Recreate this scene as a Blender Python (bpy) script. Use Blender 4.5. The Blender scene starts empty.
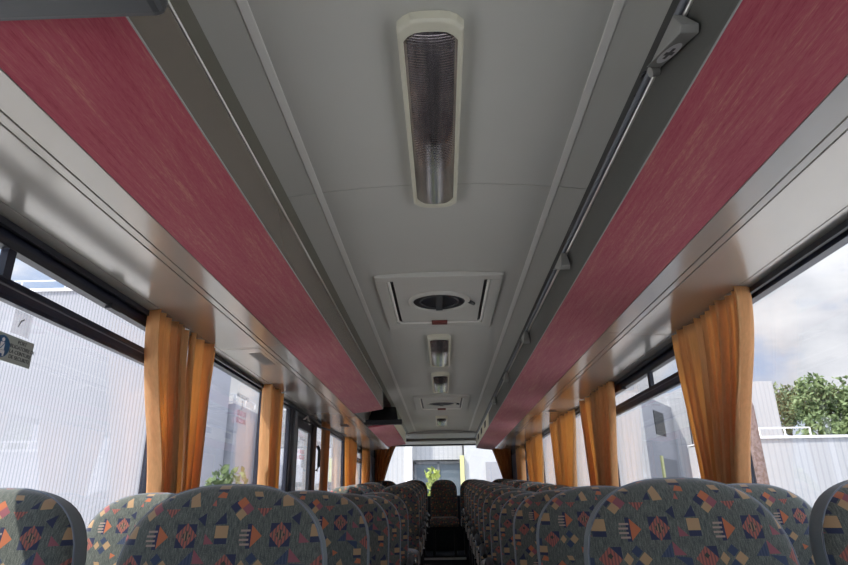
import bpy, bmesh, math, random
from mathutils import Vector, Matrix
random.seed(7)
PI = math.pi
H = 1.05                      # eye height above the aisle floor
sc = bpy.context.scene
col = sc.collection

# ------------------------------------------------------------------ helpers
class MB:
    def __init__(s): s.v = []; s.f = []; s.uv = {}; s.sm = set()
    def add(s, vs, fs, smooth=False):
        o = len(s.v); s.v += [tuple(p) for p in vs]
        for f in fs:
            if smooth: s.sm.add(len(s.f))
            s.f.append(tuple(i + o for i in f))
        return s
    def box(s, x0, x1, y0, y1, z0, z1):
        x0, x1 = sorted((x0, x1)); y0, y1 = sorted((y0, y1)); z0, z1 = sorted((z0, z1))
        return s.add([(x0,y0,z0),(x1,y0,z0),(x1,y1,z0),(x0,y1,z0),(x0,y0,z1),(x1,y0,z1),(x1,y1,z1),(x0,y1,z1)],
                     [(0,3,2,1),(4,5,6,7),(0,1,5,4),(1,2,6,5),(2,3,7,6),(3,0,4,7)])
    def prism(s, pts, y0, y1, smooth=False):           # (x, z) polygon extruded along Y
        n = len(pts); a = sum(pts[i][0]*pts[(i+1)%n][1]-pts[(i+1)%n][0]*pts[i][1] for i in range(n))
        if a < 0: pts = pts[::-1]
        vs = [(x,y0,z) for x,z in pts] + [(x,y1,z) for x,z in pts]
        s.add(vs, [tuple(range(n)), tuple(range(2*n-1, n-1, -1))])
        o = len(s.v) - 2*n
        for i in range(n):
            j = (i+1) % n
            if smooth: s.sm.add(len(s.f))
            s.f.append((o+i, o+n+i, o+n+j, o+j))
        return s
    def slab(s, line, th, y0, y1):                     # open (x, z) polyline with thickness th upward
        up = [(x, z+th) for x, z in line][::-1]
        return s.prism(list(line)+up, y0, y1)
    def tube(s, path, r, n=10, smooth=True):
        path = [Vector(p) for p in path]; o = len(s.v); m = len(path)
        for k, p in enumerate(path):
            t = (path[min(k+1,m-1)] - path[max(k-1,0)]).normalized()
            a = Vector((0,0,1)) if abs(t.z) < .9 else Vector((1,0,0))
            u = t.cross(a).normalized(); w = t.cross(u)
            rr = r[k] if isinstance(r, (list,tuple)) else r
            for i in range(n):
                q = p + (u*math.cos(2*PI*i/n) + w*math.sin(2*PI*i/n))*rr
                s.v.append(tuple(q))
        for k in range(m-1):
            for i in range(n):
                if smooth: s.sm.add(len(s.f))
                s.f.append((o+k*n+i, o+k*n+(i+1)%n, o+(k+1)*n+(i+1)%n, o+(k+1)*n+i))
        s.f.append(tuple(o+i for i in range(n))[::-1]); s.f.append(tuple(o+(m-1)*n+i for i in range(n)))
        return s
    def disc(s, c, r, axis, th, n=24):                 # short cylinder about axis
        c = Vector(c); axis = Vector(axis).normalized()
        return s.tube([c - axis*th/2, c + axis*th/2], r, n, smooth=False)
    def torus(s, c, R, r, n=32, m=10):                 # about Z
        vs = []; fs = []
        for i in range(n):
            a = 2*PI*i/n
            for j in range(m):
                b = 2*PI*j/m
                vs.append((c[0]+(R+r*math.cos(b))*math.cos(a), c[1]+(R+r*math.cos(b))*math.sin(a), c[2]+r*math.sin(b)))
        for i in range(n):
            for j in range(m):
                fs.append((i*m+j, ((i+1)%n)*m+j, ((i+1)%n)*m+(j+1)%m, i*m+(j+1)%m))
        return s.add(vs, fs, True)
    def build(s, name, mat, parent=None, bevel=0, loc=None):
        me = bpy.data.meshes.new(name); me.from_pydata(s.v, [], s.f)
        for i in s.sm: me.polygons[i].use_smooth = True
        if s.uv:
            l = me.uv_layers.new(name='UVMap')
            for lp in me.loops: l.data[lp.index].uv = s.uv.get(lp.vertex_index, (0,0))
        me.materials.append(mat); me.update()
        o = bpy.data.objects.new(name, me); col.objects.link(o)
        if parent: o.parent = parent
        if loc: o.location = loc
        if bevel:
            b = o.modifiers.new('bevel','BEVEL'); b.width = bevel; b.segments = 3; b.limit_method = 'ANGLE'; b.angle_limit = .6
        return o

def tag(o, label=None, cat=None, group=None, kind=None):
    if label: o['label'] = label
    if cat: o['category'] = cat
    if group: o['group'] = group
    if kind: o['kind'] = kind
    return o
def empty(name, loc=(0,0,0), rz=0):
    o = bpy.data.objects.new(name, None); col.objects.link(o); o.empty_display_size = .1
    o.location = loc; o.rotation_euler = (0,0,rz); return o
def copy_tree(o, parent=None):
    c = o.copy(); col.objects.link(c)
    if parent: c.parent = parent
    for ch in list(o.children): copy_tree(ch, c)
    return c
def struct(o): o['kind'] = 'structure'; return o

# ------------------------------------------------------------------ materials
def mat(name, color, rough=.6, metal=0, spec=.5, sheen=0, coat=0):
    m = bpy.data.materials.new(name); m.use_nodes = True
    b = m.node_tree.nodes['Principled BSDF']
    b.inputs['Base Color'].default_value = (*color, 1); b.inputs['Roughness'].default_value = rough
    b.inputs['Metallic'].default_value = metal; b.inputs['Specular IOR Level'].default_value = spec
    if sheen: b.inputs['Sheen Weight'].default_value = sheen; b.inputs['Sheen Roughness'].default_value = .4
    if coat: b.inputs['Coat Weight'].default_value = coat
    return m
class NT:
    def __init__(s, m): s.m = m; s.t = m.node_tree; s.n = s.t.nodes; s.l = s.t.links; s.b = s.n.get('Principled BSDF')
    def new(s, typ, **kw):
        n = s.n.new(typ)
        for k, v in kw.items(): setattr(n, k, v)
        return n
    def link(s, a, b): s.l.new(a, b)
    def math(s, op, a, b=None):
        n = s.new('ShaderNodeMath', operation=op)
        for i, x in enumerate((a, b)):
            if x is None: continue
            if isinstance(x, (int,float)): n.inputs[i].default_value = x
            else: s.link(x, n.inputs[i])
        return n.outputs[0]
    def vec(s, op, a, b=None):
        n = s.new('ShaderNodeVectorMath', operation=op)
        for i, x in enumerate((a, b)):
            if x is None: continue
            if isinstance(x, tuple): n.inputs[i].default_value = x
            else: s.link(x, n.inputs[i])
        return n.outputs['Value'] if op == 'DOT_PRODUCT' else n.outputs['Vector']
    def mix(s, f, a, b):
        n = s.new('ShaderNodeMix', data_type='RGBA')
        for sock, x in ((n.inputs[0], f), (n.inputs[6], a), (n.inputs[7], b)):
            if isinstance(x, (int,float)): sock.default_value = x
            elif isinstance(x, tuple): sock.default_value = (*x, 1)
            else: s.link(x, sock)
        return n.outputs[2]
    def coord(s, which='Object', scale=None):
        c = s.new('ShaderNodeTexCoord').outputs[which]
        return s.vec('MULTIPLY', c, scale) if scale else c
    def noise(s, v, scale, detail=3, rough=.5):
        n = s.new('ShaderNodeTexNoise'); n.inputs['Scale'].default_value = scale
        n.inputs['Detail'].default_value = detail; n.inputs['Roughness'].default_value = rough
        s.link(v, n.inputs['Vector']); return n.outputs['Fac']
    def ramp(s, f, stops):
        n = s.new('ShaderNodeValToRGB'); e = n.color_ramp.elements
        while len(e) < len(stops): e.new(.5)
        for k, (p, c) in enumerate(stops): e[k].position = p; e[k].color = (*c, 1)
        s.link(f, n.inputs[0]); return n.outputs[0]
    def bump(s, h, strength=.3, dist=.002):
        n = s.new('ShaderNodeBump'); n.inputs['Strength'].default_value = strength; n.inputs['Distance'].default_value = dist
        s.link(h, n.inputs['Height']); s.link(n.outputs[0], s.b.inputs['Normal'])
def mottled(name, c0, c1, scale=6, rough=.6, spec=.5, metal=0, bump=0):
    m = mat(name, c0, rough, metal, spec); t = NT(m)
    f = t.noise(t.coord(), scale, 4)
    t.link(t.ramp(f, [(.35, c0), (.65, c1)]), t.b.inputs['Base Color'])
    if bump: t.bump(t.noise(t.coord(), scale*30, 2), bump, .001)
    return m

M = {}
M['ceiling'] = mottled('ceiling_vinyl', (.50,.50,.455), (.53,.525,.48), 1.2, .55, .4, 0, .08)
M['ridge'] = mat('ceiling_ridge', (.72,.71,.66), .5)
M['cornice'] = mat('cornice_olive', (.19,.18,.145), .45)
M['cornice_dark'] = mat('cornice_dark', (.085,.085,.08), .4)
M['panel'] = mottled('satin_service_panel', (.42,.395,.355), (.45,.425,.385), 2, .17, .6, .3)
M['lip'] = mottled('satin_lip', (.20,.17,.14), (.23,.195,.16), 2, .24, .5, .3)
M['lip_shaded'] = mottled('shaded_lip', (.085,.085,.078), (.10,.10,.09), 2, .4, .4)  # right lip: weaker light there put into a darker colour
M['lip_lit'] = mat('lit_lip', (.82,.78,.60), .4)  # far lip ends: light falling on them painted as cream
M['rail'] = mat('bright_rail', (.62,.60,.55), .28, .8)
M['black'] = mat('black_rubber', (.012,.013,.018), .45)
M['frame'] = mat('window_frame_navy', (.013,.016,.030), .4)
M['darkgrey'] = mat('monitor_grey', (.055,.058,.062), .5)
M['grey'] = mat('grey_plastic', (.30,.30,.28), .5)
M['grille'] = mat('dark_grille', (.11,.105,.10), .6)
M['midgrey'] = mat('pillar_grey', (.16,.17,.19), .5)
M['cream'] = mat('lamp_cream', (.62,.60,.48), .4)
M['red'] = mat('red_sticker', (.16,.03,.025), .5)
M['white'] = mat('white_paint', (.80,.80,.80), .5)
M['chrome'] = mat('chrome', (.8,.8,.82), .15, 1)
M['shell'] = mottled('blue_grey_shell', (.19,.225,.235), (.215,.25,.26), 20, .6, .4)
M['piping'] = mat('piping_blue_grey', (.20,.235,.28), .6, sheen=.6)
M['seatbase'] = mat('seat_base_black', (.02,.02,.022), .6)
M['carpet'] = mottled('dark_carpet', (.02,.02,.022), (.035,.034,.036), 40, .95, .1)
M['wallpad'] = mottled('grey_wall_carpet', (.10,.10,.105), (.14,.14,.145), 60, .95, .1)
M['ground'] = mottled('pale_concrete', (.50,.49,.47), (.58,.57,.55), .6, .9, .2)
M['outer'] = mat('outer_white_body', (.7,.7,.7), .4)

# lamp lens: ribbed clear plastic over a silver reflector
m = M['lens'] = mat('ribbed_lens', (.40,.36,.36), .16, .85); t = NT(m)
c = t.coord(); sx = t.new('ShaderNodeSeparateXYZ'); t.link(c, sx.inputs[0])
rib = t.math('SINE', t.math('MULTIPLY', sx.outputs[1], 2*PI/.009)); cl = t.math('COMPARE', sx.outputs[0], 0.0)
cl.node.inputs[2].default_value = .004
t.bump(rib, .22, .0015)
nz = t.noise(t.coord('Object', (30, 3, 30)), 2, 3)
t.link(t.mix(t.math('MULTIPLY', cl, .35), t.ramp(nz, [(.3,(.32,.28,.29)),(.7,(.50,.45,.45))]), (.6,.55,.55)), t.b.inputs['Base Color'])

# red woven rack cloth with long streaks
m = M['cloth'] = mat('red_streaked_cloth', (.25,.05,.07), .9, 0, .12, .14); t = NT(m)
n1 = t.noise(t.coord('Object', (1, .05, 1)), 90, 5, .65); n2 = t.noise(t.coord('Object', (1,.12,1)), 420, 2)
n3 = t.noise(t.coord('Object', (1,.25,1)), 7, 3)
f = t.math('ADD', t.math('MULTIPLY', n1, .55), t.math('ADD', t.math('MULTIPLY', n2, .3), t.math('MULTIPLY', n3, .25)))
t.link(t.ramp(f, [(.34,(.25,.035,.055)),(.5,(.345,.065,.092)),(.60,(.37,.095,.108)),(.74,(.47,.19,.15))]), t.b.inputs['Base Color'])
t.bump(n2, .3, .001)

# curtains: ochre cloth that lets light through
def curtain_mat(name, c):
    m = mat(name, c, .85, 0, .2, .2); t = NT(m)
    n = t.noise(t.coord('Object', (1,1,.1)), 120, 2)
    cc = t.ramp(n, [(.3, tuple(x*.85 for x in c)), (.7, tuple(min(1,x*1.12) for x in c))])
    t.link(cc, t.b.inputs['Base Color'])
    tr = t.new('ShaderNodeBsdfTranslucent'); tr.inputs[0].default_value = (min(1,c[0]*1.25), c[1]*1.15, c[2]*.8, 1)
    mx = t.new('ShaderNodeMixShader'); mx.inputs[0].default_value = .55
    out = t.n['Material Output']; t.link(t.b.outputs[0], mx.inputs[1]); t.link(tr.outputs[0], mx.inputs[2]); t.link(mx.outputs[0], out.inputs[0])
    return m
M['curtain'] = curtain_mat('ochre_curtain', (.74,.50,.26))
M['curtain_brown'] = curtain_mat('brown_curtain', (.36,.19,.10))

# glass
m = M['glass'] = bpy.data.materials.new('window_glass'); m.use_nodes = True; t = NT(m); t.n.remove(t.b)
tr = t.new('ShaderNodeBsdfTransparent'); tr.inputs[0].default_value = (.95,.955,.965,1)
gl = t.new('ShaderNodeBsdfGlossy'); gl.inputs['Roughness'].default_value = .02; gl.inputs[0].default_value = (.9,.9,.95,1)
lw = t.new('ShaderNodeLayerWeight'); lw.inputs[0].default_value = .5
fr = t.math('ADD', t.math('MULTIPLY', t.math('POWER', lw.outputs['Facing'], 4.0), .75), .04)
mx = t.new('ShaderNodeMixShader'); t.link(fr, mx.inputs[0]); t.link(tr.outputs[0], mx.inputs[1]); t.link(gl.outputs[0], mx.inputs[2])
t.link(mx.outputs[0], t.n['Material Output'].inputs[0])

# corrugated sheet: ribs across the wall (object X)
def corrugated(name, c0, c1, pitch):
    m = mat(name, c0, .5, 0, .3); t = NT(m)
    s = t.new('ShaderNodeSeparateXYZ'); t.link(t.coord(), s.inputs[0])
    w = t.math('FRACT', t.math('MULTIPLY', s.outputs[0], 1/pitch))
    k = t.math('LESS_THAN', w, .28)
    big = t.noise(t.coord(), .35, 3)
    base = t.ramp(big, [(.3, tuple(x*.93 for x in c0)), (.7, c0)])
    t.link(t.mix(k, base, c1), t.b.inputs['Base Color'])
    return m
M['corr'] = corrugated('white_corrugated_sheet', (.39,.395,.42), (.25,.255,.285), .087)
M['corr_fine'] = corrugated('white_ribbed_cladding', (.48,.485,.495), (.40,.41,.425), .12)
M['pale'] = mat('lavender_shade_wall', (.42,.43,.475), .6)  # shaded side walls: lavender shade tone put into the colour
M['plaster'] = mottled('white_plaster', (.52,.53,.54), (.48,.49,.51), 1.5, .8, .2)
M['greywall'] = mottled('grey_cladding_and_shade', (.34,.345,.37), (.31,.315,.34), 1, .7, .3)
M['darkpane'] = mat('dark_pane', (.02,.025,.03), .5)
M['tint'] = mat('reflecting_pane', (.12,.15,.18), .12)
M['yellow'] = mat('pale_yellow_paint', (.62,.62,.28), .6)
M['rust'] = mat('rust_brown', (.30,.14,.09), .8)
m = M['speckle'] = mottled('speckled_pink_brown', (.33,.25,.23), (.17,.115,.10), 26, .9, .1)
def leafmat(name, a, b):
    m = mat(name, a, .6, 0, .3); t = NT(m)
    g = t.new('ShaderNodeObjectInfo'); n = t.noise(t.coord(), 3, 3)
    t.link(t.ramp(n, [(.35,a),(.65,b)]), t.b.inputs['Base Color']); return m
M['leaf'] = leafmat('leaf_green', (.11,.16,.065), (.21,.27,.12))
M['leaf_dark'] = leafmat('leaf_dark', (.085,.135,.07), (.17,.22,.11))
M['leaf_lime'] = leafmat('leaf_lime', (.22,.28,.05), (.36,.42,.10))
M['bark'] = mat('bark', (.09,.065,.045), .9)

# ---- coach seat fabric: geometric motifs on a green-grey weave
def fabric():
    m = mat('patterned_coach_velour', (.1,.12,.11), .9, 0, .15, .5); t = NT(m)
    uv = t.coord('UV')
    weave = t.noise(t.vec('MULTIPLY', uv, (1, .16, 1)), 75, 2, .6)
    speck = t.noise(uv, 110, 1)
    base = t.ramp(t.math('ADD', t.math('MULTIPLY', weave, .6), t.math('MULTIPLY', speck, .4)),
                  [(.36,(.055,.07,.065)),(.5,(.11,.125,.11)),(.64,(.20,.21,.185))])
    TAN=(.46,.30,.16); ORG=(.52,.16,.07); NAV=(.028,.036,.085); PNK=(.30,.10,.12); RED=(.42,.13,.10); BLU=(.04,.06,.12); DKG=(.05,.06,.05)
    s = t.new('ShaderNodeSeparateXYZ'); t.link(uv, s.inputs[0])
    st_v = t.math('LESS_THAN', t.math('FRACT', t.math('MULTIPLY', s.outputs[0], 30)), .55)
    chk = t.math('LESS_THAN', t.math('FRACT', t.math('MULTIPLY', s.outputs[1], 30)), .5)
    dots = t.math('MAXIMUM', st_v, chk)
    col_ = base
    def local(cx, cy): return t.vec('SUBTRACT', t.vec('FRACTION', t.vec('ADD', uv, (.5-cx+4, .5-cy+4, 0))), (.5,.5,0))
    def paint(mask, c, mod=None, c2=None):
        nonlocal col_
        cc = c if mod is None else t.mix(mod, c2, c)
        col_ = t.mix(mask, col_, cc)
    def dia(du, dv, r, c, ry=None, mod=None, c2=None):
        q = t.vec('ABSOLUTE', local(du, -dv))
        paint(t.math('LESS_THAN', t.vec('DOT_PRODUCT', q, (1/r, 1/(ry or r), 0)), 1), c, mod, c2)
    def rect(du, dv, hx, hy, c, mod=None, c2=None):
        q = t.vec('ABSOLUTE', local(du, -dv)); k = t.new('ShaderNodeSeparateXYZ'); t.link(t.vec('MULTIPLY', q, (1/hx, 1/hy, 0)), k.inputs[0])
        paint(t.math('LESS_THAN', t.math('MAXIMUM', k.outputs[0], k.outputs[1]), 1), c, mod, c2)
    def poly(pts, c, mod=None, c2=None):
        pts = [(x, -y) for x, y in pts]
        cx = sum(p[0] for p in pts)/len(pts); cy = sum(p[1] for p in pts)/len(pts)
        q = local(cx, cy); best = None
        for i in range(len(pts)):
            a = Vector((pts[i][0]-cx, pts[i][1]-cy)); b = Vector((pts[(i+1)%len(pts)][0]-cx, pts[(i+1)%len(pts)][1]-cy))
            n = Vector((b.y-a.y, a.x-b.x)); d = n.dot(a)
            if d < 0: n, d = -n, -d
            v = t.vec('DOT_PRODUCT', q, (n.x/d, n.y/d, 0))
            best = v if best is None else t.math('MAXIMUM', best, v)
        paint(t.math('LESS_THAN', best, 1), c, mod, c2)
    # big striped diamond with navy corner
    poly([(-.24,.17),(-.13,.17),(-.13,.29)], NAV)
    dia(-.25,.29,.12, RED, None, st_v, (.20,.09,.08)); dia(-.25,.26,.03, DKG)
    # arrow: orange triangle, navy bar, stripes
    rect(-.022,.0,.024,.12, NAV)
    for k in range(4): rect(-.08+.012*abs(k-1.5), -.055+.045*k, .05, .010, (.40,.30,.25))
    poly([(0,-.11),(0,.11),(.115,0)], ORG)
    # woven diamond in a navy square
    rect(.305,-.01,.105,.115, NAV); dia(.305,-.01,.115, RED, .125, st_v, (.16,.10,.085)); dia(.305,-.01,.05, DKG, .055, st_v, (.36,.20,.13))
    # tan squares with navy underline, triangles
    rect(.68,.045,.066,.028, NAV); rect(.68,-.045,.068,.06, TAN)
    poly([(.59,-.115),(.725,-.125),(.70,-.24)], NAV)
    poly([(.505,-.03),(.505,.075),(.61,.07)], PNK)
    poly([(.405,-.175),(.495,-.235),(.495,-.10)], NAV)
    poly([(.03,-.275),(.19,-.275),(.11,-.19)], RED, st_v, (.17,.08,.07))
    dia(-.20,-.295,.066, NAV); dia(-.135,-.335,.066, ORG); dia(-.07,-.27,.066, PNK); dia(-.135,-.215,.062, TAN)
    poly([(.275,-.40),(.345,-.47),(.405,-.30),(.30,-.29)], TAN); poly([(.19,-.30),(.275,-.30),(.26,-.39)], NAV)
    poly([(-.05,-.47),(.04,-.465),(.07,-.40),(-.02,-.405)], TAN); poly([(-.01,-.395),(.07,-.395),(.03,-.36)], NAV)
    poly([(.56,-.40),(.60,-.47),(.66,-.45),(.66,-.39)], ORG); poly([(.53,-.31),(.56,-.375),(.58,-.30)], RED)
    # checker of tan and navy diamonds
    dia(-.07,.29,.05, TAN, .065); dia(.03,.215,.06, BLU); dia(.105,.29,.07, TAN); dia(.03,.36,.062, BLU)
    poly([(.265,.27),(.405,.13),(.405,.275)], BLU, st_v, (.07,.09,.15)); poly([(.415,.12),(.415,.255),(.545,.255)], PNK)
    poly([(.42,.265),(.59,.28),(.59,.40)], BLU)
    poly([(.20,.40),(.29,.44),(.21,.49)], ORG); rect(-.40,.44,.06,.05, TAN); rect(-.40,.505,.06,.02, NAV)
    nz = t.noise(uv, 160, 1)
    fin = t.mix(t.math('MULTIPLY', nz, .22), col_, (.15,.16,.15))
    t.link(fin, t.b.inputs['Base Color']); t.bump(weave, .25, .0015)
    return m
M['fabric'] = fabric()

# ------------------------------------------------------------------ camera
f_px = 600.0
yc = Vector((444-424, -(502-282.5), -f_px)).normalized()
r = math.radians(1.4)
k = -(math.cos(r)*yc.x + math.sin(r)*yc.y)/yc.z
xc = Vector((math.cos(r), math.sin(r), k)).normalized(); zc = xc.cross(yc)
Rcw = Matrix((xc, yc, zc))                      # rows are the world axes seen from the camera: camera -> world
cd = bpy.data.cameras.new('camera'); cam = bpy.data.objects.new('camera', cd); col.objects.link(cam)
cd.sensor_width = 36; cd.lens = f_px/848*36; cd.clip_start = .02; cd.clip_end = 500
cam.matrix_world = Matrix.Translation((0,0,H)) @ Rcw.to_4x4()
sc.camera = cam

# ------------------------------------------------------------------ coach shell
YF, YR = -1.7, 10.85
def rise(y): return max(0, min(.30, (y-3.5)*.047))
b = MB(); ys = [YF, 3.5, 9.4, 9.41, YR]; zz = [0, 0, .277, .30, .30]
vs = [(x, y, z) for y, z in zip(ys, zz) for x in (-1.22, 1.22)] + [(x, y, -.12) for y in ys for x in (-1.22, 1.22)]
fs = []
for i in range(4):
    a = 2*i; fs += [(a, a+1, a+3, a+2), (a+10, a+12, a+13, a+11), (a, a+2, a+12, a+10), (a+1, a+11, a+13, a+3)]
fs += [(0,10,11,1), (8,9,19,18)]
b.add(vs, fs); struct(b.build('floor', M['carpet']))
struct(MB().box(-.30,.30,9.385,9.41,.262,.304).build('trim_1', M['rail']))

def ceil_prof(x): return H + 1.02 - .035*(abs(x)/.507)**2
b = MB(); xs = [-.507+.507*2*i/24 for i in range(25)]
for y0, y1 in ((YF,1.808),(1.812,5.598),(5.602,9.25)): b.slab([(x, ceil_prof(x)) for x in xs], .02, y0, y1)
b.box(-.5,.5,YF,9.25,H+1.045,H+1.06)
struct(b.build('ceiling', M['ceiling']))
for i, s in enumerate((-1,1)):
    x0, x1 = s*.389, s*.413
    b = MB().prism([(x0, ceil_prof(x0)+.002),(x0, ceil_prof(x0)-.001),(x0+s*.003, ceil_prof(x0)-.002),(x1-s*.003, ceil_prof(x1)-.002),(x1, ceil_prof(x1)-.001),(x1, ceil_prof(x1)+.002)], YF, 9.2)
    struct(b.build('trim_%d' % (2+i), M['ridge']))
# cornice between ceiling and rack
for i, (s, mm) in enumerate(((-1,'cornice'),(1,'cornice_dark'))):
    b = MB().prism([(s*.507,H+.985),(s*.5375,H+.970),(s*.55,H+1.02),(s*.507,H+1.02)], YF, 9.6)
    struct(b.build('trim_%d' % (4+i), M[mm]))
# roof, closing the top
struct(MB().box(-1.27,1.27,YF-.1,YR+.1,H+1.10,H+1.14).build('roof', M['outer']))
# rear header and rear wall
b = MB().box(-.70,.70,9.25,9.34,H+.965,H+1.10).box(-1.2,1.2,9.34,10.2,H+.985,H+1.10).box(-1.2,1.2,10.2,10.8,H+.945,H+1.10)
struct(b.build('trim_6', M['grey'], bevel=.012))
b = MB().box(-1.22,1.22,10.8,10.9,H+.925,H+1.10).box(-1.22,1.22,10.8,10.9,-.12,H+.10).box(-1.22,-1.10,10.8,10.9,H+.10,H+.925).box(1.10,1.22,10.8,10.9,H+.10,H+.925)
struct(b.build('wall_back', M['black']))
w = struct(MB().box(-1.10,1.10,10.845,10.855,H+.10,H+.925).build('window_1', M['glass']))
# front wall with windscreen
b = MB().box(-1.22,1.22,YF-.08,YF,-.12,.55).box(-1.22,1.22,YF-.08,YF,H+.85,H+1.10).box(-1.22,-1.14,YF-.08,YF,.55,H+.85).box(1.14,1.22,YF-.08,YF,.55,H+.85)
struct(b.build('wall_front', M['darkgrey']))
struct(MB().box(-1.14,1.14,YF-.045,YF-.035,.55,H+.85).build('window_2', M['glass']))

SILL = H-.22; WT = H+.735
pill = {-1: [(YF,-1.5),(2.52,2.66),(4.02,4.12),(4.75,4.98),(5.62,5.78),(7.45,7.6),(9.2,YR)],
         1: [(YF,-1.5),(2.52,2.62),(4.42,4.56),(5.85,6.0),(7.6,7.75),(9.1,YR)]}
wn = 3
for s, side in ((-1,'left'),(1,'right')):
    b = MB().box(s*1.20,s*1.27,YF,YR,-.12,SILL).box(s*1.195,s*1.27,YF,YR,WT,H+1.10)
    struct(b.build('wall_'+side, M['wallpad']))
    b = MB()
    for y0, y1 in pill[s]: b.box(s*1.185,s*1.212,y0,y1,SILL,WT)
    struct(b.build('trim_%d' % (7+(s>0)), M['frame']))
    P = pill[s]
    for i in range(len(P)-1):
        y0, y1 = P[i][1], P[i+1][0]
        vent = (s<0 and i in (0,5)) or (s>0 and i in (1,4))
        door = s<0 and i==3; fw = .07 if door else .018
        o = MB().box(s*1.185,s*1.22,y0,y1,H+(.685 if vent or door else .705),WT).box(s*1.185,s*1.22,y0,y1,SILL,SILL+.05).box(s*1.19,s*1.22,y0,y0+fw,SILL,WT).box(s*1.19,s*1.22,y1-fw,y1,SILL,WT)
        if door: o.box(s*1.19,s*1.22,y0,y1,H+.60,H+.69)
        o = struct(o.build('door_1' if door else 'window_%d' % wn, M['frame'] if not door else M['black'])); 
        if not door: wn += 1
        MB().box(s*1.203,s*1.209,y0+.02,y1-.02,SILL+.045,H+(.69 if vent or door else .71)).build('pane', M['glass'], o)
        if vent:
            MB().prism([(s*1.172,H+.545),(s*1.172,H+.575),(s*1.182,H+.595),(s*1.202,H+.595),(s*1.202,H+.535),(s*1.18,H+.535)], y0, y1).build('vent_rail', M['frame'], o)
            MB().prism([(s*1.170,H+.566),(s*1.170,H+.570),(s*1.174,H+.570),(s*1.174,H+.566)], y0, y1).build('rail_strip', M['midgrey'], o)
            ym = 1.50 if s<0 and i==0 else (3.43 if i==1 else (y0+y1)/2)
            MB().box(s*1.18,s*1.202,ym-.016,ym+.016,H+.59,H+.69).build('vent_divider', M['frame'], o)
            MB().box(s*1.178,s*1.21,y0,y1,H+.675,H+.695).box(s*1.165,s*1.19,y1-.52,y1-.46,H+.665,H+.685).build('vent_track', M['black'], o)
        if door:
            MB().tube([(s*1.15,5.05,H+.655),(s*1.10,5.5,H+.65),(s*1.0,6.35,H+.665)], .009, 8).build('door_arm', M['black'], o)
            MB().tube([(s*1.15,5.05,H+.66),(s*1.14,5.14,H+.70),(s*1.14,5.24,H+.645)], .008, 8).build('arm_link', M['rail'], o)
            MB().tube([(s*1.15,5.66,H+.50),(s*1.13,5.66,H+.46),(s*1.13,5.66,H+.32),(s*1.15,5.66,H+.28)], .014, 8).build('door_handle', M['black'], o)
            MB().box(s*1.17,s*1.21,4.84,4.93,SILL,WT-.03).build('door_post', M['midgrey'], o)

# curtain rails under the panels
for s, side in ((-1,'left'),(1,'right')):
    e = MB().box(s*1.160,s*1.174,.0,9.3,H+.716,H+.7355).build('curtain_rail', M['black'])
    tag(e, 'black curtain rail along the top of the %s hand windows' % side, 'rail')

# ------------------------------------------------------------------ service panels and racks
def make_service_panel(s, y0, y1, label, cuts):
    root = empty('service_panel', (s*1.0, y0, H+.74))
    off = lambda o: setattr(o, 'location', (-s*1.0, -y0, -(H+.74)))
    L = lambda pts: [(s*x, H+z) for x, z in pts]
    off(MB().slab(L([(.800,.775),(1.165,.748)]), .03, y0, y1).build('backing', M['black'], root))
    seg = [y0]+list(cuts)+[y1]
    for a, c in zip(seg[:-1], seg[1:]):
        a += .002; c -= .002
        off(MB().slab(L([(.803,.766),(.876,.757)]), .012, a, c).build('inner_strip', M['panel'], root, .0015))
        off(MB().slab(L([(.880,.7565),(.902,.754)]), .012, a, c).build('channel_strip', M['panel'], root, .001))
        off(MB().slab(L([(.906,.7535),(1.118,.7415)]), .012, a, c).build('outer_panel', M['panel'], root, .0015))
        off(MB().slab(L([(1.120,.7413),(1.160,.738),(1.184,.7355)]), .012, a, c).build('edge_trim', M['panel'], root, .001))
    tag(root, label, 'panel'); return root, off
pl, offl = make_service_panel(-1, YF, 9.3, 'satin grey service panel above the left hand windows, beside the red rack', (2.95,4.9,7.1))
pr, offr = make_service_panel(1, YF, 9.6, 'satin grey service panel above the right hand windows, beside the red rack', (2.85,4.75,6.8))
# recessed speaker grille on the left panel
def inset(off_, s_, xa, xb, ya, yb, drop, name, m, parent):
    zc_ = lambda x: H+.7535-.0120*(x-.906)/.212-drop
    off_(MB().slab([(s_*xa, zc_(xa)),(s_*xb, zc_(xb))], .006, ya, yb).build(name, M[m], parent))
inset(offl, -1, .925,1.03, 2.97,3.42, .0008, 'grille_surround', 'panel', pl)
inset(offl, -1, .945,1.005, 3.06,3.34, .0022, 'speaker_grille', 'grille', pl)
inset(offl, -1, .96,1.03, 6.15,6.32, .006, 'call_button', 'black', pl)
inset(offr, 1, .95,1.01, 5.4,5.5, .003, 'speaker_grille', 'grille', pr)

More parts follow.
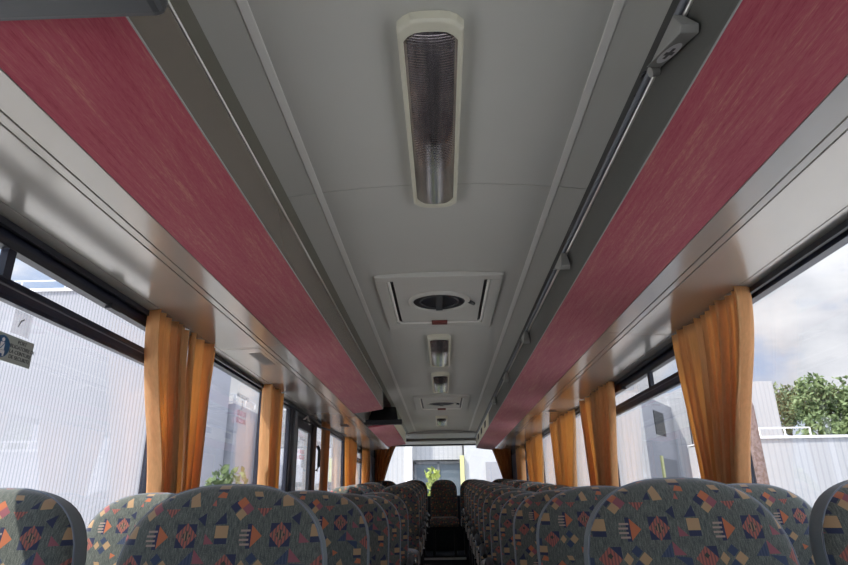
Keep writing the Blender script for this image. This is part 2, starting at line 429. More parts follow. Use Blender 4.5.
def make_rack(s, y0, y1, lipmat, label, endmat=None, ye=None):
    root = empty('luggage_rack', (s*.66, y0, H+.78))
    off = lambda o: (setattr(o, 'location', (-s*.66, -y0, -(H+.78))), o)[1]
    P = lambda pts: [(s*x, H+z) for x, z in pts]
    # cloth covered underside, slightly bowed
    n = 8; line = [(.531+(.801-.531)*i/n, .800-.033*i/n-.004*math.sin(PI*i/n)) for i in range(n+1)]
    off(MB().slab(P(line), .02, y0, y1).build('cloth_band', M['cloth'], root))
    off(MB().prism(P([(.5295,.7990),(.532,.7990),(.532,.803),(.5295,.803)]), y0, y1).build('edge_strip', M['grey'], root))
    yl = ye or y1
    off(MB().prism(P([(.530,.803),(.530,.82),(.536,.955),(.548,.955),(.545,.803)]), y0, yl).build('lip_panel', M[lipmat], root))
    if ye: off(MB().prism(P([(.530,.803),(.530,.82),(.536,.955),(.548,.955),(.545,.803)]), ye, y1).build('lit_lip_end', M[endmat], root))
    off(MB().tube([(s*.536,y0,H+.962),(s*.536,y1,H+.962)], .0075 if s>0 else .0045, 10).build('rail', M['rail'], root))
    if s > 0: off(MB().tube([(s*.522,y0,H+.966),(s*.522,y1,H+.966)], .008, 8).build('lower_rail', M['midgrey'], root))
    for ya, yb in ((y0, y0+.012),(y1-.012, y1)):
        off(MB().prism(P([(.548,.82),(.80,.80),(.80,.97),(.548,.97)]), ya, yb).build('end_cap', M[endmat or lipmat], root))
    tag(root, label, 'luggage rack'); return root, off
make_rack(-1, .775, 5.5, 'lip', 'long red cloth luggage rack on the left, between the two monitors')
make_rack(-1, 6.62, 9.0, 'lip', 'short red cloth luggage rack on the left behind the black monitor', 'lip_lit', 6.63)
rr, offR = make_rack(1, YF, 9.9, 'lip_shaded', 'long red cloth luggage rack along the whole right side', 'lip_lit', 7.0)
for k in range(3): offR(MB().box(.527,.535,7.5+k*.75,7.72+k*.75,H+.86,H+.93).build('lip_slot', M['black'], rr))
offR(MB().disc((.521,1.30,H+.975),.008,(.55,0,-.8),.004,12).build('screw', M['black'], rr)); offR(MB().disc((.514,1.22,H+.976),.009,(.55,0,-.8),.004,12).build('screw', M['black'], rr))

# ------------------------------------------------------------------ wedge shaped markers on the right lip
def make_wedge():
    root = empty('rail_marker')
    yz = [(-.055,.012),(-.118,-.075),(-.108,-.094),(-.06,-.075),(.10,-.012),(.115,.0),(.10,.012)]
    n = len(yz); x0, x1 = 0.0, -.040
    b = MB().add([(x0,y,z) for y,z in yz]+[(x1*(.55 if k in (0,5,6) else 1),y,z) for k,(y,z) in enumerate(yz)],
             [tuple(range(n)), tuple(range(2*n-1,n-1,-1))]+[(k, k+n, (k+1)%n+n, (k+1)%n) for k in range(n)])
    b.build('wedge_body', M['grey'], root, .003)
    return root
wd = make_wedge()
def place_wedge(o, y, label):
    o.location = (.529, y, H+.948); o.scale = (.95,.88,.86); tag(o, label, 'marker', 'wedge markers along the right rack rail'); return o
place_wedge(wd, 1.06, 'grey wedge marker with a white cross label, nearest on the right rack rail')
for y, l in ((2.35,'plain grey wedge marker on the right rack rail, second from the camera'),(3.55,'plain grey wedge marker on the right rack rail, third from the camera'),
             (4.75,'small grey wedge marker on the right rack rail, fourth from the camera'),(5.95,'tiny grey wedge marker on the right rack rail, fifth and farthest')):
    place_wedge(copy_tree(wd), y, l)
# white label with a dark cross on the sloping underside of the nearest one
U0 = Vector((-.019,-.06,-.075)); U1 = Vector((-.019,.10,-.012)); nu_ = Vector((0,.063,-.16)).normalized()
def und(u, v, lift): return U0+(U1-U0)*u+Vector((v,0,0))+nu_*lift
pts = [und(.42+.40*math.cos(2*PI*i/28), .0165*math.sin(2*PI*i/28), .0015) for i in range(28)]
lb = MB().add(pts+[und(.42,0,-.001)], [tuple(range(28))]+[(i,28,(i+1)%28) for i in range(28)]).build('cross_label', M['white'], wd)
b = MB()
for du, dv in ((.20,.003),(.055,.0095)):
    b.add([und(.42+a*du, c*dv, l) for l in (.0025,.001) for a, c in ((-1,-1),(1,-1),(1,1),(-1,1))], [(0,1,2,3),(4,7,6,5),(0,4,5,1),(1,5,6,2),(2,6,7,3),(3,7,4,0)])
b.build('cross', M['cornice_dark'], lb)
MB().disc((-.012,.125,-.006),.014,(1,0,.3),.02,16).build('hinge_button', M['grey'], wd)

# ------------------------------------------------------------------ monitors
root = empty('overhead_monitor', (-.66,.6,H+.76))
tag(root, 'dark grey folded overhead monitor at the near end of the left rack', 'monitor')
MB().box(-.135,.222,-.45,.175,0,.05).build('housing', M['darkgrey'], root, .018)
MB().box(-.10,.10,-.42,.10,.05,.21).build('mounting_box', M['lip'], root, .01)
root = empty('overhead_monitor', (-.6,6.3,H+.76))
tag(root, 'black monitor hanging in the gap between the two left racks', 'monitor')
MB().add([(-.17,-.02,.03),(.15,-.02,.03),(.11,.14,.20),(-.13,.14,.20),(-.17,.03,.0),(.15,.03,.0),(.11,.22,.20),(-.13,.22,.20)],
         [(0,1,2,3),(7,6,5,4),(0,4,5,1),(1,5,6,2),(2,6,7,3),(3,7,4,0)]).build('screen_back', M['black'], root, .006)
MB().box(-.20,.19,-.05,.02,-.005,.045).build('lower_lip', M['black'], root, .008)
MB().box(-.1,.04,.14,.327,.10,.18).build('bracket', M['black'], root)
MB().box(-.2,-.185,-.75,.3,.02,.2).build('side_plate', M['grey'], root)

# ------------------------------------------------------------------ ceiling lamps
def make_lamp():
    root = empty('ceiling_lamp'); L, W = .447, .076
    def outline(l, w, n=10):
        pts = []
        for sy in (1,-1):
            for i in range(n+1):
                a = PI*i/n
                x = w*math.cos(a)*sy; e = 1-(abs(x)/w)**4
                pts.append((x, sy*(l-.03+.03*e)))
        return pts
    o0 = outline(L, W); o1 = outline(L-.004, W-.006); inn = outline(L-.032, W-.013, 10); n = len(o0)
    vs = [(x,y,.012) for x,y in o0]+[(x,y,-.022) for x,y in o0]+[(x,y,-.030) for x,y in o1]+[(x,y,-.032) for x,y in inn]+[(x,y,-.018) for x,y in inn]
    fs = []
    for k in range(4):
        for i in range(n): fs.append((k*n+i, (k+1)*n+i, (k+1)*n+(i+1)%n, k*n+(i+1)%n))
    MB().add(vs, fs).build('lamp_body', M['cream'], root, .003)
    b = MB(); lx = W-.0115; ly = L-.036; nx = 14
    vs = []; fs = []
    for y in (-ly, ly):
        for i in range(nx+1):
            a = -1+2*i/nx; vs.append((lx*a, y, -.020-.012*(1-a*a)))
    for i in range(nx): fs.append((i, i+1, nx+2+i, nx+1+i))
    vs += [(-lx,-ly,-.006),(lx,-ly,-.006),(lx,ly,-.006),(-lx,ly,-.006)]; q = 2*nx+2
    fs += [tuple(range(nx,-1,-1))+(q,q+1), tuple(range(nx+1,2*nx+2))+(q+2,q+3), (q,q+3,q+2,q+1), (0,nx+1,q+3,q), (nx,q+1,q+2,2*nx+1)]
    b.add(vs, fs, True).build('lens', M['lens'], root)
    return root
lamp = make_lamp()
lamps = [(1.485,'long cream framed ceiling lamp with ribbed lens, nearest to the camera'),(4.2,'ceiling lamp just behind the first roof hatch'),
         (5.4,'small looking ceiling lamp just ahead of the farther roof hatch'),(8.1,'farthest ceiling lamp, behind the farther roof hatch')]
for i, (y, l) in enumerate(lamps):
    o = lamp if i == 0 else copy_tree(lamp)
    o.location = (-.005, y, H+1.02); tag(o, l, 'lamp', 'ceiling lamps along the aisle')

# ------------------------------------------------------------------ roof hatches
def make_hatch(W, L):
    root = empty('roof_hatch'); w, l = W/2, L/2
    z0 = -.012
    def ring(b, ax, ay, t, za, zb): b.box(-ax,ax,-ay,-ay+t,za,zb).box(-ax,ax,ay-t,ay,za,zb).box(-ax,-ax+t,-ay+t,ay-t,za,zb).box(ax-t,ax,-ay+t,ay-t,za,zb)
    b = MB(); ring(b, w, l, .055, -.014, .03); b.box(-w+.05,w-.05,l-.12,l-.05,-.012,.03); b.build('hatch_frame', M['ceiling'], root, .004)
    MB().box(-w+.084,w-.084,-l+.057,l-.12,-.008,.03).build('hatch_panel', M['ceiling'], root, .004)
    MB().box(-w+.05,-w+.09,-l+.05,l-.12,.002,.02).build('gap', M['black'], root); MB().box(w-.09,w-.05,-l+.05,l-.12,.002,.02).build('gap', M['black'], root)
    b = MB()
    b.tube([(-w+.064,-l+.07,-.010),(-w+.064,l-.17,-.010),(-w+.08,l-.13,-.010),(w-.08,l-.13,-.010),(w-.064,l-.17,-.010),(w-.064,-l+.07,-.010)], .007, 8).build('rim', M['ridge'], root)
    MB().torus((0,-.07,-.010), .150, .014).build('fan_ring', M['ceiling'], root)
    fg = MB().disc((0,-.07,-.006), .140, (0,0,1), .012, 32).build('fan_grille', M['black'], root)
    b = MB().box(-.018,.018,-.20,.06,-.020,-.008); b.torus((0,-.07,-.014), .10, .004); b.build('fan_guard', M['darkgrey'], fg)
    MB().tube([(.150,-.08,-.014),(.185,-.04,-.018)], .010, 8).build('fan_knob', M['darkgrey'], root)
    MB().box(-.046,.046,l-.165,l-.115,-.022,-.004).build('latch', M['red'], root, .003)
    return root
h = make_hatch(.61,.90); h.location = (.0,3.09,H+1.008); tag(h, 'rectangular grey roof hatch with a round vent and red latch, nearer of the two', 'hatch', 'roof hatches')
h2 = make_hatch(.57,.95); h2.location = (0,6.55,H+1.003); tag(h2, 'farther roof hatch with a round vent, past the second and third lamps', 'hatch', 'roof hatches')

# ------------------------------------------------------------------ curtains
def make_curtain(s, ytop, ybot, m, label, seed, zt=H+.737, zb=H-.30, x=1.130, folds=6, group='ochre curtains along the windows', tie=.76):
    rnd = random.Random(seed); ph = rnd.uniform(0,6); b = MB(); nu, nv = 56, 26
    y0, y1 = ytop; a0, a1 = ybot; ph2 = [rnd.uniform(-.5,.5) for _ in range(8)]
    for j in range(nv+1):
        t = j/nv; e = min(1, t/tie); e = e*e*(3-2*e)
        if t > tie: e = 1-(t-tie)*.6
        ya, yb = y0+(a0-y0)*e, y1+(a1-y1)*e
        for i in range(nu+1):
            u = i/nu; w = ph+u*folds*2*PI+.9*math.sin(u*7+ph2[0]*4)+.5*math.sin(t*2.5+u*9+ph)
            amp = .030*(.75+.25*t)*(1+.45*math.sin(u*11+ph+t*.8))
            xx = x-amp*(math.sin(w)+.35*math.sin(2*w+1+ph))*1.0
            b.v.append((s*min(xx, 1.168), ya+(yb-ya)*u+.008*math.cos(w), zt+(zb-zt)*t+.006*math.sin(u*5+ph)*(t)))
    for j in range(nv):
        for i in range(nu):
            q = j*(nu+1)+i; b.sm.add(len(b.f)); b.f.append((q, q+1, q+nu+2, q+nu+1))
    o = b.build('curtain', M[m]); md = o.modifiers.new('thickness','SOLIDIFY'); md.thickness = .003; md.offset = 0
    tag(o, label, 'curtain', group); return o
C = make_curtain
C(-1,(2.25,2.56),(2.46,2.66),'curtain','wide ochre curtain at the first left pillar, nearer half of the pair',1)
C(-1,(2.59,2.88),(2.67,2.84),'curtain','narrower ochre curtain at the first left pillar, farther half of the pair',2,folds=3)
C(-1,(3.87,4.22),(3.92,4.20),'curtain','single ochre curtain on the left just ahead of the door',3)
C(-1,(5.80,6.12),(5.80,6.05),'curtain_brown','dark brown curtain on the left right behind the door frame',4,folds=3)
C(-1,(7.20,7.9),(7.35,7.75),'curtain','far ochre curtain on the left, second behind the door',5,folds=5)
C(-1,(8.8,9.4),(8.9,9.25),'curtain','farthest ochre curtain on the left side windows, next to the dark rear pillar',6)
C(1,(2.13,2.50),(2.42,2.58),'curtain','wide ochre curtain at the first right pillar, nearer half of the pair',7)
C(1,(2.55,2.84),(2.60,2.74),'curtain','narrower ochre curtain at the first right pillar, farther half of the pair',8,folds=3)
C(1,(4.02,4.42),(4.20,4.48),'curtain','ochre curtain at the second right pillar, nearer half of the pair',9)
C(1,(4.47,4.84),(4.48,4.70),'curtain','ochre curtain at the second right pillar, farther half of the pair',10,folds=3)
C(1,(5.3,6.3),(5.5,6.1),'curtain','full ochre curtain at the third right pillar',11,folds=7)
C(1,(7.15,8.2),(7.3,8.0),'curtain','ochre curtain at the fourth right pillar',12,folds=7)
C(1,(8.85,9.5),(8.95,9.4),'curtain','farthest ochre curtain on the right side windows',13)
# rear window drapes, swept to the corners
def rear_curtain(s, label, seed):
    rnd = random.Random(seed); b = MB(); nu, nv = 40, 20
    for j in range(nv+1):
        t = j/nv; inn = .80+.24*min(1,t*1.15)**.8; outr = 1.16
        for i in range(nu+1):
            u = i/nu; w = u*4.5*2*PI+seed
            b.v.append((s*(inn+(outr-inn)*u), 10.68+.028*math.sin(w), H+.925-.80*t))
    for j in range(nv):
        for i in range(nu):
            q = j*(nu+1)+i; b.sm.add(len(b.f)); b.f.append((q, q+1, q+nu+2, q+nu+1))
    o = b.build('curtain', M['curtain_brown']); md = o.modifiers.new('thickness','SOLIDIFY'); md.thickness = .003
    tag(o, label, 'curtain', 'brown drapes at the rear window')
rear_curtain(-1,'brown drape swept aside at the left edge of the rear window',1)
rear_curtain(1,'brown drape swept aside at the right edge of the rear window',2)

# ------------------------------------------------------------------ seats
def seat_back(width=.214, top=1.092, bottom=.42, t0=.115, corner=.19):
    dzs = [0,.0006,.002,.004,.007,.011,.016,.023,.032,.043,.056,.072,.09,.115,.145,.19,.25,.32,.40,.48,.56,.62,top-bottom]
    N = 48; front = MB(); shell = MB(); pipe_l = []; pipe_r = []
    T = .19; s = 0; prev = None; rings = []
    for dz in dzs:
        w = width*(1-(1-min(1,dz/corner))**2.5)**(1/2.5) if dz < corner else width
        w = max(w, .004)
        th = t0*(1-(1-min(1,dz/.07))**2.3)**(1/2.3); th = max(th, .003)
        z = top-dz; lean = -(dz)*.20
        if prev is not None: s += math.hypot(dz-prev[0], (th-prev[1])/2)
        prev = (dz, th)
        ring = []
        for i in range(N):
            a = 2*PI*i/N; ca, sa = math.cos(a), math.sin(a)
            x = w*math.copysign(abs(ca)**(2/4.5), ca); y = th/2*math.copysign(abs(sa)**(2/3.2), sa)
            ring.append((x, y+lean, z))
        rings.append((ring, s))
    # a ring starts at +X and runs through the back (+Y) to -X, then the front
    fi = list(range(N//2+2, N-1)); bi = list(range(N-2, N))+list(range(0, N//2+3))
    for B, idx, uv in ((front, fi, True), (shell, bi, False)):
        m = len(idx)
        for ring, sv in rings:
            for i in idx:
                if uv: B.uv[len(B.v)] = (ring[i][0]/T-.35+8, (.132-sv)/T+8)
                B.v.append(ring[i])
        for j in range(len(rings)-1):
            for i in range(m-1):
                B.sm.add(len(B.f)); B.f.append((j*m+i, (j+1)*m+i, (j+1)*m+i+1, j*m+i+1))
    shell.f.append(tuple(reversed(range((len(rings)-1)*len(bi), len(rings)*len(bi)))))
    path = [r[0][fi[0]] for r in rings[::-1]] + [r[0][fi[-1]] for r in rings]
    return front, shell, path
def cushion():
    b = MB(); N = 28; T = .19; prof = [(-.0,.0),(0,.10),(.02,.125),(.10,.135),(.30,.135),(.42,.13),(.46,.11),(.475,.06),(.465,.0)]
    s = 0; prev = None; rows = []
    for d, z in prof:
        if prev: s += math.hypot(d-prev[0], z-prev[1])
        prev = (d, z); rows.append((d, z, s))
    for d, z, s in rows:
        for i in range(N+1):
            a = -1+2*i/N; e = 1-abs(a)**8
            b.uv[len(b.v)] = (a*.218/T+8, -s/T+8)
            b.v.append((a*.218, -.16-d*(1), .40+z*(.75+.25*e)))
    for j in range(len(rows)-1):
        for i in range(N):
            q = j*(N+1)+i; b.sm.add(len(b.f)); b.f.append((q, q+N+1, q+N+2, q+1))
    n = N+1; m = len(rows)
    b.f.append(tuple(j*n for j in range(m))[::-1]); b.f.append(tuple(j*n+N for j in range(m)))
    b.f.append(tuple(range(n))+tuple(range(m*n-1,(m-1)*n-1,-1)))
    return b
def make_seat(aisle):           # aisle: side the aisle is on (+1/-1) or 0
    root = empty('coach_seat')
    fr, sh, path = seat_back()
    fr.build('backrest', M['fabric'], root)
    o = sh.build('back_shell', M['shell'], root); tag(o, 'plain blue grey rear and side of the backrest')
    p = MB().tube(path, .0022, 6); p.build('piping', M['piping'], root)
    cushion().build('seat_cushion', M['fabric'], root)
    MB().box(-.20,.20,-.58,-.17,.35,.40).build('seat_frame', M['seatbase'], root, .008)
    for x in (-.16,.16): MB().box(x-.02,x+.02,-.52,-.22,0,.352).build('leg', M['seatbase'], root, .005)
    if aisle:
        a = aisle*.238
        ar = MB().tube([(a,-.10,.68),(a,-.20,.69),(a,-.36,.675),(a,-.47,.65)], [.02,.022,.02,.015], 10).build('armrest', M['seatbase'], root)
        MB().disc((a+aisle*.020,-.09,.66), .020, (1,0,0), .014, 16).build('recline_button', M['chrome'], ar)
        MB().disc((a+aisle*.016,-.12,.52), .016, (1,0,0), .014, 16).build('hinge_cap', M['chrome'], ar)
    return root
proto = {k: make_seat(k) for k in (-1,0,1)}; used = set()
def seat(kind, x, y, z, label, group):
    o = proto[kind] if kind not in used else copy_tree(proto[kind]); used.add(kind)
    o.location = (x, y, z); tag(o, label, 'seat', group); return o
ordw = ['nearest','second','third','fourth','fifth','sixth','seventh','eighth','ninth','tenth','eleventh','twelfth']
ordw = ['nearest row','second row','third row','fourth row','fifth row','sixth row','seventh row','eighth row','ninth row','tenth row','eleventh row','twelfth row']
right_rows = [1.42+.70*k for k in range(12)]
left_rows = [1.37+.75*k for k in range(5)] + [6.3+.72*k for k in range(4)]
for k, y in enumerate(right_rows):
    z = rise(y-.3)
    seat(-1, .505, y, z, 'patterned velour seat next to the aisle on the right, %s' % ordw[k], 'seats right of the aisle')
    seat(0, .985, y, z, 'patterned velour seat under the right windows, %s' % ordw[k], 'seats right of the aisle')
for k, y in enumerate(left_rows):
    z = rise(y-.3)
    seat(1, -.455, y, z, 'patterned velour seat next to the aisle on the left, %s' % ordw[k], 'seats left of the aisle')
    seat(0, -.965, y, z, 'patterned velour seat under the left windows, %s' % ordw[k], 'seats left of the aisle')
for x, w in ((-.95,'at the far left corner of the rear bench'),(-.475,'second from the left on the rear bench'),(0,'in the middle of the rear bench, at the end of the aisle'),(.475,'second from the right on the rear bench'),(.95,'at the far right corner of the rear bench')):
    seat(0, x, 10.3, .30, 'dark patterned seat '+w, 'rear bench seats')

# ------------------------------------------------------------------ writing on the windows
def text_mesh(body, size, m, parent, name, M4):
    cu = bpy.data.curves.new('lettering', 'FONT'); cu.body = body; cu.size = size; cu.align_x = 'CENTER'; cu.extrude = .0003; cu.space_line = 1.0
    to = bpy.data.objects.new('lettering', cu); col.objects.link(to)
    dg = bpy.context.evaluated_depsgraph_get(); me = bpy.data.meshes.new_from_object(to.evaluated_get(dg))
    bpy.data.objects.remove(to); me.materials.clear(); me.materials.append(m)
    me.transform(M4); o = bpy.data.objects.new(name, me); col.objects.link(o); o.parent = parent; return o
def wall_frame(x, y, z):       # letters on the left glass, read from inside: text right = +Y, text up = +Z, out = +X
    return Matrix(((0,0,1,x),(1,0,0,y),(0,1,0,z),(0,0,0,1)))
M['sign'] = mat('grey_green_sign', (.40,.43,.38), .5); M['signtext'] = mat('sign_text', (.04,.045,.05), .6); M['blue'] = mat('mandatory_blue', (.02,.10,.22), .5)
M['redtext'] = mat('pale_red_text', (.62,.20,.24), .6); M['decal'] = mat('clear_decal', (.75,.75,.77), .5); t = NT(M['decal']); q_ = t.new('ShaderNodeMixShader'); q_.inputs[0].default_value = .75
tp_ = t.new('ShaderNodeBsdfTransparent'); t.link(t.b.outputs[0], q_.inputs[1]); t.link(tp_.outputs[0], q_.inputs[2]); t.link(q_.outputs[0], t.n['Material Output'].inputs[0])
root = empty('seat_belt_sign', (-1.196,1.585,H+.417)); tag(root, 'grey sign on the left window with blue circle and seat belt text', 'sign')
MB().box(0,.002,-.115,.10,-.037,.037).build('sign_plate', M['sign'], root)
bc = MB().disc((.0025,-.028,0), .030, (1,0,0), .002, 32).build('blue_circle', M['blue'], root)
b = MB().disc((.004,-.028,.018), .0055, (1,0,0), .001, 14).box(.0035,.0045,-.036,-.020,-.010,.011).box(.0035,.0045,-.040,-.016,-.020,-.011).box(.0035,.0045,-.038,-.033,-.026,-.019).box(.0035,.0045,-.022,-.017,-.026,-.019)
b.build('seated_figure', M['white'], bc)
MB().tube([(.0046,-.035,-.008),(.0046,-.021,.010)], .0012, 6).build('belt_stroke', M['blue'], bc)
text_mesh('PORT\nOBLIGATOIRE DE\nLA CEINTURE\nDE SECURITE', .0150, M['signtext'], root, 'sign_text', Matrix.Translation((.0025,.05,.020)) @ wall_frame(0,0,0))
root = empty('window_sticker', (-1.196,1.615,H+.497)); tag(root, 'pale clear sticker with a small dark mark above the seat belt sign', 'sticker')
MB().box(0,.0012,-.035,.04,-.035,.033).build('film', M['decal'], root)
MB().tube([(.002,-.012,-.012),(.002,-.004,.006),(.002,.006,.012)], .0025, 6).build('mark', M['greywall'], root)
def exit_text(y, z, label, sc_=1):
    root = empty('window_lettering', (-1.196,y,z)); tag(root, label, 'lettering')
    text_mesh('BRIS DE GLACE', .038*sc_, M['greywall'], root, 'grey_lettering', Matrix.Translation((.001,0,.10*sc_)) @ wall_frame(0,0,0))
    MB().tube([(.001,-.01*sc_,.085*sc_),(.001,.0,.05*sc_),(.001,-.015*sc_,.02*sc_)], .0025, 6).build('arrow', M['greywall'], root)
    text_mesh('ISSUE DE\nSECOURS', .050*sc_, M['redtext'], root, 'red_lettering', Matrix.Translation((.001,0,-.02*sc_)) @ wall_frame(0,0,0))
exit_text(3.60, H+.515, 'grey and red emergency exit lettering on the left window before the door', .85)
exit_text(5.25, H+.42, 'grey and red lettering on the glass of the left door', .9)

# ------------------------------------------------------------------ outside
G = -1.25
b = MB().box(-70,70,-40,120,G-.1,G); struct(b.build('ground', M['ground']))
def rail(parent, a, c, hgt, n):
    b = MB(); a = Vector(a); c = Vector(c)
    for fz in (hgt, hgt*.25): b.tube([a+Vector((0,0,fz)), c+Vector((0,0,fz))], .018, 6)
    for i in range(n+1):
        p = a+(c-a)*i/n; b.tube([p, p+Vector((0,0,hgt))], .018, 6)
    return b.build('roof_railing', M['white'], parent)
# tall corrugated hall, left
root = empty('corrugated_hall', (-11,15,G)); tag(root, 'tall white corrugated hall outside the first left window', 'building')
MB().box(-8,4.6,0,.4,0,H+5.5-G).build('wall', M['corr'], root)
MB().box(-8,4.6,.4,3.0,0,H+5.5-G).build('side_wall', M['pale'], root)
MB().box(-8.05,4.65,-.05,3.0,H+5.5-G,H+5.58-G).build('roof_edge', M['white'], root)
rail(root, (-8,.3,H+5.58-G), (4.4,.3,H+5.58-G), .35, 10)
# lower annex, left
root = empty('annex_building', (-7.2,21.6,G)); tag(root, 'low annex with white roof railing outside the second left window', 'building')
MB().box(-1,.95,-3.4,4,0,H+2.9-G).build('side_block', M['pale'], root)
MB().box(.95,4.9,-1.2,4,0,H+2.95-G).build('wall', M['corr_fine'], root)
rail(root, (1.0,-1.1,H+2.95-G), (4.85,-1.1,H+2.95-G), .30, 4); rail(root, (.9,-3.3,H+2.9-G), (.9,-1.3,H+2.9-G), .3, 2); rail(root, (-.95,-3.3,H+2.9-G), (.85,-3.3,H+2.9-G), .3, 3)
# white hall behind the coach
root = empty('rear_hall', (0,16.2,G)); tag(root, 'white hall with a dark glazed entrance, seen through the rear window', 'building')
MB().box(-2.2,-.98,0,6,0,H+4.5-G).build('corrugated_wall', M['corr_fine'], root)
MB().box(-.98,-.80,-.12,6,0,H+4.5-G).build('white_jamb', M['white'], root)
MB().box(-.80,.52,.5,6,0,H+4.5-G).build('entrance_wall', M['greywall'], root)
MB().box(-.80,.52,.3,.5,H+1.05-G,H+4.5-G).build('lintel_panel', M['corr_fine'], root)
MB().box(-.74,.46,.42,.52,.1,H+.98-G).build('dark_glazing', M['tint'], root)
b = MB()
for x in (-.76,-.15,.44): b.box(x,x+.05,.38,.44,.1,H+1.0-G)
b.box(-.76,.49,.38,.44,H+.95-G,H+1.02-G); b.build('glazing_bars', M['midgrey'], root)
MB().box(.44,.54,-.1,.1,0,H+1.12-G).build('yellow_post', M['yellow'], root)
MB().box(.56,3.35,0,6,0,H+4.5-G).build('plain_wall', M['plaster'], root)
MB().box(1.10,2.2,-.08,.02,0,H+.95-G).build('grey_shutter', M['greywall'], root)
# white block with splayed side, its shade painted grey, right
root = empty('white_block', (4.6,15.5,G)); tag(root, 'white block with a side greyed for shade and small dark window, right windows', 'building')
MB().box(-1.2,.45,0,3,0,H+2.55-G).build('front_wall', M['corr_fine'], root)
top = H+2.52-G
def splay(a, c, z0, z1, th, m, name, lift=0):
    a = Vector((*a,0)); c = Vector((*c,0)); d = (c-a).normalized(); n = Vector((d.y,-d.x,0))
    q = [a+n*lift, c+n*lift, c+n*(lift-th), a+n*(lift-th)]
    return MB().add([(p.x,p.y,z) for z in (z0,z1) for p in q], [(3,2,1,0),(4,5,6,7),(0,1,5,4),(1,2,6,5),(2,3,7,6),(3,0,4,7)]).build(name, M[m], root)
splay((.45,0),(2.15,2.6),0,top,.3,'greywall','splayed_side')  # shade on the white block's side put into its grey colour
splay((1.02,.87),(1.55,1.68),H+1.60-G,H+2.22-G,.05,'darkpane','window',.02)
splay((1.15,1.07),(1.95,2.29),.2,H+1.0-G,.05,'midgrey','doorway',.02)
splay((1.05,.92),(1.14,1.05),.2,H+1.05-G,.06,'yellow','door_jamb',.04)
MB().box(2.1,2.6,2.6,4.4,0,H+2.95-G).build('rear_wall', M['corr_fine'], root)
# far white gable and low shed, right
root = empty('white_gable', (8.45,17.6,G)); tag(root, 'white gabled wall beside the trees, right of the right curtain pair', 'building')
MB().box(-1.2,1.12,0,3,0,H+3.15-G).build('wall', M['corr_fine'], root)
MB().box(-1.2,.9,-.06,.02,H+1.35-G,H+1.55-G).build('grey_band', M['greywall'], root)
root = empty('low_shed', (7.2,12.6,G)); tag(root, 'low white ribbed shed with rust brown corner, first right window', 'building')
MB().box(-1.5,.95,0,2,0,H+1.12-G).build('wall', M['corr_fine'], root)
MB().box(.95,1.06,-.02,2,0,H+1.16-G).build('corner_trim', M['rust'], root)
MB().box(-1.5,1.05,-.04,2.02,H+1.10-G,H+1.15-G).build('roof_edge', M['white'], root)
rail(root, (-1.3,1.2,H+1.15-G), (.9,1.2,H+1.15-G), .28, 4)
root = empty('garden_wall', (7.4,10.4,G)); tag(root, 'low white wall with grey coping at the right edge', 'wall')
MB().box(-.6,3.5,0,.25,0,H+.38-G).build('wall', M['plaster'], root)
MB().box(-.65,3.5,-.04,.29,H+.38-G,H+.44-G).build('coping', M['greywall'], root)
b = MB().tube([(0,0,0),(0,0,H+1.15-G),(.0,0,H+1.24-G),(0,0,H+1.27-G)], [.125,.12,.10,.05], 16)
tag(b.build('speckled_post', M['speckle'], loc=(4.07,8.3,G)), 'speckled pinkish brown round topped post right of the curtain', 'post')

def make_tree(name, x, y, h, rad, m, label, cat='tree', n=3500, size=.16, trunk=True, seed=1, group=None):
    rnd = random.Random(seed); root = empty(name, (x,y,G)); tag(root, label, cat, group)
    MB().tube([(0,0,0),(rad*.05,0,h*.4),(0,rad*.05,h*.85)], [h*.025,h*.018,h*.006], 8).build('trunk', M['bark'], root)
    cl = []
    for _ in range(26):
        t = rnd.uniform(.18,.97); w = rad*math.sin(PI*min(1,(t*.92+.08)))**.6; a = rnd.uniform(0,2*PI); q = w*rnd.uniform(.2,.85)
        cl.append((q*math.cos(a), q*math.sin(a), h*t, rad*rnd.uniform(.22,.42)))
    b = MB()
    for i in range(n):
        cx, cy, cz, cr = rnd.choice(cl)
        d = Vector((rnd.gauss(0,1),rnd.gauss(0,1),rnd.gauss(0,.8))).normalized()*cr*rnd.uniform(.6,1.05)
        p = Vector((cx,cy,cz))+d
        u = Vector((rnd.gauss(0,1),rnd.gauss(0,1),rnd.gauss(0,1))).normalized(); v = u.cross(Vector((rnd.gauss(0,1),rnd.gauss(0,1),rnd.gauss(0,1)))).normalized()
        s_ = size*rnd.uniform(.6,1.3)
        b.add([p-u*s_, p+v*s_*.45, p+u*s_, p-v*s_*.45], [(0,1,2,3)])
    b.build('foliage', M[m], root); return root
make_tree('broadleaf_tree', 15.4, 24.5, 6.7, 2.3, 'leaf', 'bright green tree at the right edge outside the first right window', seed=3, n=12000, size=.11, group='trees on the right')
make_tree('broadleaf_tree', 16.4, 29.5, 7.3, 2.2, 'leaf_dark', 'darker tree beside the white gable on the right', seed=4, n=9000, size=.12, group='trees on the right')
make_tree('broadleaf_tree', 19.6, 27.5, 7.3, 2.2, 'leaf_dark', 'tree farther right, partly past the frame edge', seed=5, n=9000, size=.12, group='trees on the right')
make_tree('shrub', -4.6, 13.2, 2.95, .9, 'leaf', 'green shrub low in the second left window', 'shrub', 1800, .10, seed=6)
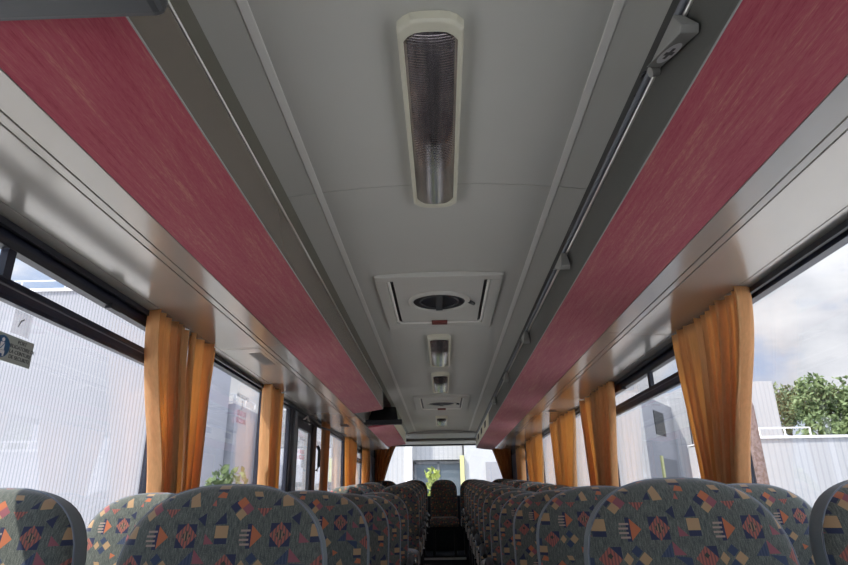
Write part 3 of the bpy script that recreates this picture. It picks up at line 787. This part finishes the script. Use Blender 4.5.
make_tree('shrub', -.20, 14.4, 3.12, .42, 'leaf_lime', 'yellow green shrub standing in for a reflection in the dark entrance, rear window', 'shrub', 900, .09, seed=8)  # leaf clump added in place of a plant reflected in the glazing

# ------------------------------------------------------------------ light
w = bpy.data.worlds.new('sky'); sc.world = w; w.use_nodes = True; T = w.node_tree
class WT_(NT):
    def __init__(s, tree): s.t = tree; s.n = tree.nodes; s.l = tree.links; s.b = None
t = WT_(T); bg = T.nodes['Background']
d = t.coord('Generated'); s = t.new('ShaderNodeSeparateXYZ'); t.link(d, s.inputs[0])
blue = t.ramp(s.outputs[2], [(0,(.62,.72,.86)),(.18,(.36,.54,.84)),(.6,(.16,.33,.68))])
dd = t.vec('MULTIPLY', d, (1,1,2.2))
big = t.noise(t.vec('ADD', dd, (.3,1.7,.2)), 2.6, 7, .55); shade = t.noise(t.vec('ADD', dd, (2.1,.4,.9)), 4.5, 5, .6)
cm = t.ramp(big, [(.40,(0,0,0)),(.52,(1,1,1))]); cc = t.ramp(shade, [(.3,(.50,.52,.58)),(.5,(.82,.83,.87)),(.7,(1.05,1.05,1.06))])
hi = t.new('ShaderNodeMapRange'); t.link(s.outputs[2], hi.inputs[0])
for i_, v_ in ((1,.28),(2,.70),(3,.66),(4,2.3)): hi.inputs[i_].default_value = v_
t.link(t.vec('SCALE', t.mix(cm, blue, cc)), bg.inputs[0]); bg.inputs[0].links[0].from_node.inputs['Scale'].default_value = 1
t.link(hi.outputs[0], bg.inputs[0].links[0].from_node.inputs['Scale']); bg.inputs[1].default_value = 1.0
sd = bpy.data.lights.new('sun', 'SUN'); so = bpy.data.objects.new('sun', sd); col.objects.link(so)
sd.energy = 4.0; sd.color = (1,.93,.82); sd.angle = .01
so.rotation_euler = Vector((-.46,-.36,.80)).to_track_quat('Z','Y').to_euler(); so.location = (-10,-10,20)

sc.view_settings.view_transform = 'Standard'; sc.view_settings.look = 'None'; sc.view_settings.gamma = 1; sc.view_settings.use_curve_mapping = False
sc.view_settings.exposure = 0.85
sc.cycles.max_bounces = 14; sc.cycles.diffuse_bounces = 8; sc.cycles.transparent_max_bounces = 24; sc.cycles.use_denoising = True
